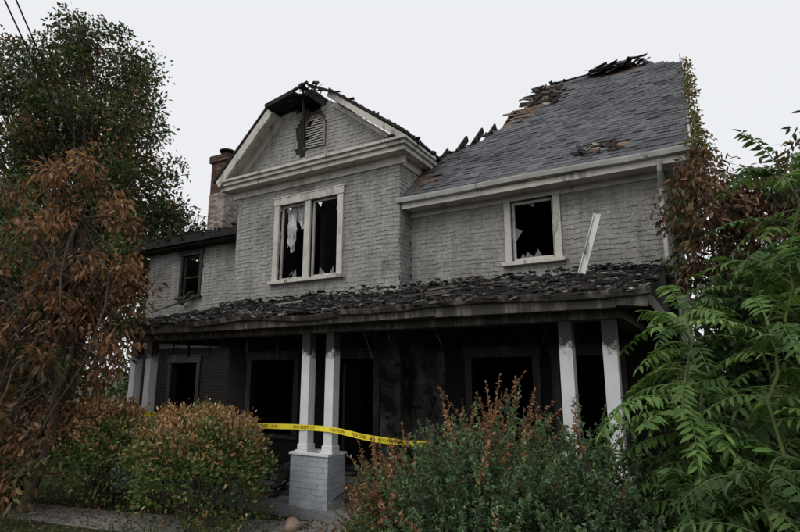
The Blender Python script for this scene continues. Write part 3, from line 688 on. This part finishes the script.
shootshrub('undergrowth_shrub',(-10.1,4.1),(1.3,.7,1.1),260,[(.05,.09,.03),(.08,.12,.04),(.03,.055,.02)],[4,3,3],[(.2,.1,.05)],.2,ln=.08,per=(22,36),asp=.5,lo=.02)

def frond(L,mb,o,d,l,npair,ll,droop,col,tw=0):
    o=Vector(o); d=Vector(d).normalized(); side=d.cross(Vector((0,0,1)))
    if side.length<.1: side=Vector((1,0,0))
    side.normalize(); P=[]; 
    for i in range(9):
        t=i/8; P.append(o+d*l*t+Vector((0,0,-1))*droop*l*t*t)
    mb.tube(P,[.005*(1-.8*i/8)+.001 for i in range(9)],4)
    n=npair; sideN=np.array(side)+np.array([0,0,R(-.35,.35)])
    for s in(-1,1):
        ts=np.linspace(.16,.97,n)+rng.uniform(-.015,.015,n)
        pos=np.array([o+d*l*t+Vector((0,0,-1))*droop*l*t*t for t in ts])
        tang_=np.array([d+Vector((0,0,-2*droop*t)) for t in ts]); 
        D=tang_*.4+sideN*s*1.0+np.array([0,0,-.3])+rng.normal(0,.17,(n,3))
        Lh=ll*(1-.55*np.abs(ts-.45)**1.3)*rng.uniform(.8,1.15,n)
        upv=np.cross(sideN,tang_)*1.0; upv[upv[:,2]<0]*=-1
        L.add(pos,D,upv+rng.normal(0,.25,(n,3)),Lh,Lh*.3,np.array(col)*rng.uniform(.75,1.25,(n,1)))
    tt=P[-1]; L.add(np.array(tt)[None],np.array(P[-1]-P[-2]),np.array([0,0,1.]),ll*.8,ll*.22,np.array(col))
def pinnate(name,stems,flen,ll,cols,wts,tmin=.25):
    b=stems[0][0]; e=empty(name,b); L=LV(); mb=MB()
    for (a,t,n_) in stems:
        a=Vector(a);t=Vector(t); P=limb(mb,a,t,.022,.009,.05,7,10)
        for i in range(n_):
            q=R(tmin,1)**.8; k=q*(len(P)-1); i0=min(int(k),len(P)-2); p=P[i0].lerp(P[i0+1],k-i0)
            az=i*2.4+R(-.4,.4); elev=R(.0,.7) if q<.9 else R(.4,1.2)
            d=Vector((math.cos(az)*math.cos(elev),math.sin(az)*math.cos(elev),math.sin(elev)))
            c=pal(1,cols,wts,.2)[0]*R(.7,1.15); frond(L,mb,p,d,flen*R(.65,1.15),random.randint(9,13),ll*R(.8,1.15),R(.3,.9),c)
    adopt(e,L.done('fronds',None,True,.18),mb.done('stems',M_STEM,None,True))
AIL=[(.10,.185,.045),(.13,.23,.06),(.06,.12,.033),(.18,.27,.09)]
DRK=[(.06,.12,.035),(.09,.16,.045),(.04,.08,.025)]
pinnate('tree_of_heaven',[((.0,4.75,0),(-.15,4.75,2.35),40),((.3,4.6,0),(.35,4.5,2.3),32),((-.2,4.7,0),(-.3,4.65,1.75),34),((-.05,5.4,0),(-.2,5.5,2.5),30)],.62,.12,AIL,[4,4,4,1.2])
pinnate('tree_of_heaven',[((.9,5.6,0),(.7,5.7,3.75),44),((1.3,5.5,0),(1.4,5.5,3.3),34),((.7,5.2,0),(.6,5.1,2.8),30),((.5,6.2,0),(.4,6.2,3.0),34)],.72,.14,AIL,[4,3,5,.8])
pinnate('tree_of_heaven',[((.25,3.9,0),(.2,3.9,1.3),30),((.9,4.2,0),(.9,4.2,1.8),34),((-.2,4.2,0),(-.25,4.15,1.1),26),((.5,4.9,0),(.5,4.9,1.5),34)],.54,.11,DRK,[4,3,3],tmin=.1)
shootshrub('undergrowth_shrub',(.15,5.3),(1.0,.7,1.7),420,[(.05,.10,.035),(.08,.13,.045),(.03,.06,.025)],[4,3,4],[(.2,.1,.05)],.04,ln=.09,per=(25,40),asp=.5,lo=.02)
shootshrub('undergrowth_shrub',(-.1,4.3),(.7,.5,1.0),300,[(.05,.10,.035),(.08,.13,.045),(.03,.06,.025)],[4,3,4],[(.2,.1,.05)],.04,ln=.07,per=(25,40),asp=.5,lo=.02)
tree('scorched_corner_tree',(.55,7.9,0),(.3,7.9,4.0),.08,
 [((.1,7.75,3.85),(.55,.7,.85),3),((.75,7.7,3.3),(.7,.7,1.3),3),((1.4,7.8,4.1),(.8,.7,.9),2.3)],170,.22,70,.10,.36,
 [(.13,.07,.045),(.20,.11,.065),(.075,.045,.03),(.28,.18,.10),(.08,.11,.04)],[4,3,4,1.4,1.2],droop=.8,full=True,tone=(.4,1.2),alt=([(.07,.11,.035),(.1,.14,.05)],[1,1],.12))
tree('green_understory_tree',(2.6,8.6,0),(2.6,8.6,3),.1,
 [((1.6,7.6,1.9),(1.2,1,1.8),3),((3.0,8.2,2.8),(1.6,1.4,2.2),3),((.5,6.9,1.6),(.7,.5,1.5),4)],270,.36,110,.11,.5,[(.045,.08,.027),(.065,.105,.035),(.028,.05,.018)],[4,3,3],full=False,tone=(.35,1.1))
e=empty('rake_vine',(.05,8.7,5.2)); L=LV(); mb=MB()
for i in range(110):
    q=R(0,1); y=8.55+3.6*q; cpos=(.09+R(-.05,.08),y,ry(y)+R(-.22,.05)); 
    clump(L,cpos,(.1,.12,.12),13,.06,.6,[(.13,.13,.04),(.2,.13,.05),(.07,.09,.03),(.24,.19,.08)],[3,3,3,1],droop=.4)
for i in range(50): clump(L,(R(.0,.3),8.55+R(-.2,.2),R(4.4,5.4)),(.1,.12,.16),16,.07,.5,[(.13,.11,.04),(.18,.1,.05),(.07,.08,.03)],[3,3,3],droop=.8)
limb(mb,(.12,8.6,4.0),(.1,8.62,5.35),.015,.01); limb(mb,(.1,8.62,5.35),(.1,12,8.5),.012,.004,.02)
adopt(e,L.done('foliage',None,True),mb.done('stems',M_BARK,None,True))
shootshrub('garden_weeds',(-5.45,4.95),(.55,.35,.32),60,[(.09,.14,.04),(.13,.18,.06)],[1,1],[(.3,.22,.12)],.15,ln=.07,sl=(.15,.3),per=(10,20),asp=.2)
L=LV()
for i in range(220):
    x=R(-70,50); y=R(34,46)+abs(x)*.05; hh=R(1,9); rr=R(1.6,2.8)
    clump(L,(x,y,hh),(rr,rr,rr*.9),70,.55,.6,[(.03,.05,.02),(.045,.07,.025),(.02,.035,.015)],[1,1,1],tone=R(.6,1.1))
for i in range(120):
    y=R(-10,40); x=-36+R(-4,4); clump(L,(x,y,R(1,9)),(2.2,2.2,2),70,.5,.6,[(.03,.05,.02),(.045,.07,.025)],[1,1],tone=R(.6,1.1))
for i in range(100):
    y=R(0,40); x=18+R(-3,3); clump(L,(x,y,R(.5,7)),(2,2,1.8),70,.45,.6,[(.03,.05,.02),(.045,.07,.025)],[1,1],tone=R(.6,1.1))
L.done('distant_trees',None,False)

w=MB(); B=Vector((-14.2,9.3,5.75))
for off in(0,.14):
    A=Vector((-6.2,-1.3+off,12.3+off)); Pt=[B.lerp(A,t)+Vector((0,0,-1.1*math.sin(math.pi*t)))+Vector((off,0,0)) for t in np.linspace(0,1,30)]
    w.tube(Pt,[.014]*30,5)
w.done('overhead_service_cable',M_WIRE,None,True)

# ============================================================ light & camera
wd=bpy.data.worlds.new('World'); scene.world=wd; wd.use_nodes=True; nt=wd.node_tree; bg=nt.nodes['Background']
sky=nt.nodes.new('ShaderNodeTexSky'); sky.sky_type='NISHITA'; sky.sun_disc=False; sky.sun_elevation=math.radians(48); sky.sun_rotation=math.radians(200); sky.air_density=1; sky.dust_density=5
mx=nt.nodes.new('ShaderNodeMix'); mx.data_type='RGBA'; mx.inputs[0].default_value=.9; nt.links.new(sky.outputs[0],mx.inputs[6]); mx.inputs[7].default_value=(9.2,9.3,9.5,1)
nt.links.new(mx.outputs[2],bg.inputs[0]); bg.inputs[1].default_value=.1
sn_=bpy.data.lights.new('sun','SUN'); sn_.energy=1.0; sn_.angle=math.radians(40); sn_.color=(1,.97,.93); so=bpy.data.objects.new('sun',sn_); scene.collection.objects.link(so)
el=math.radians(48); az=math.radians(200)
dv=Vector((math.sin(az)*math.cos(el),math.cos(az)*math.cos(el),math.sin(el))); so.rotation_euler=dv.to_track_quat('Z','Y').to_euler(); so.location=(0,0,20)
cam=bpy.data.cameras.new('camera'); co=bpy.data.objects.new('camera',cam); scene.collection.objects.link(co); scene.camera=co
cam.sensor_width=36; cam.lens=24.03; cam.clip_end=2000; co.location=(0,0,1.9); co.rotation_euler=(math.radians(90+11.5),0,math.radians(30))
scene.view_settings.view_transform='Standard'; scene.view_settings.look='None'; scene.view_settings.exposure=0
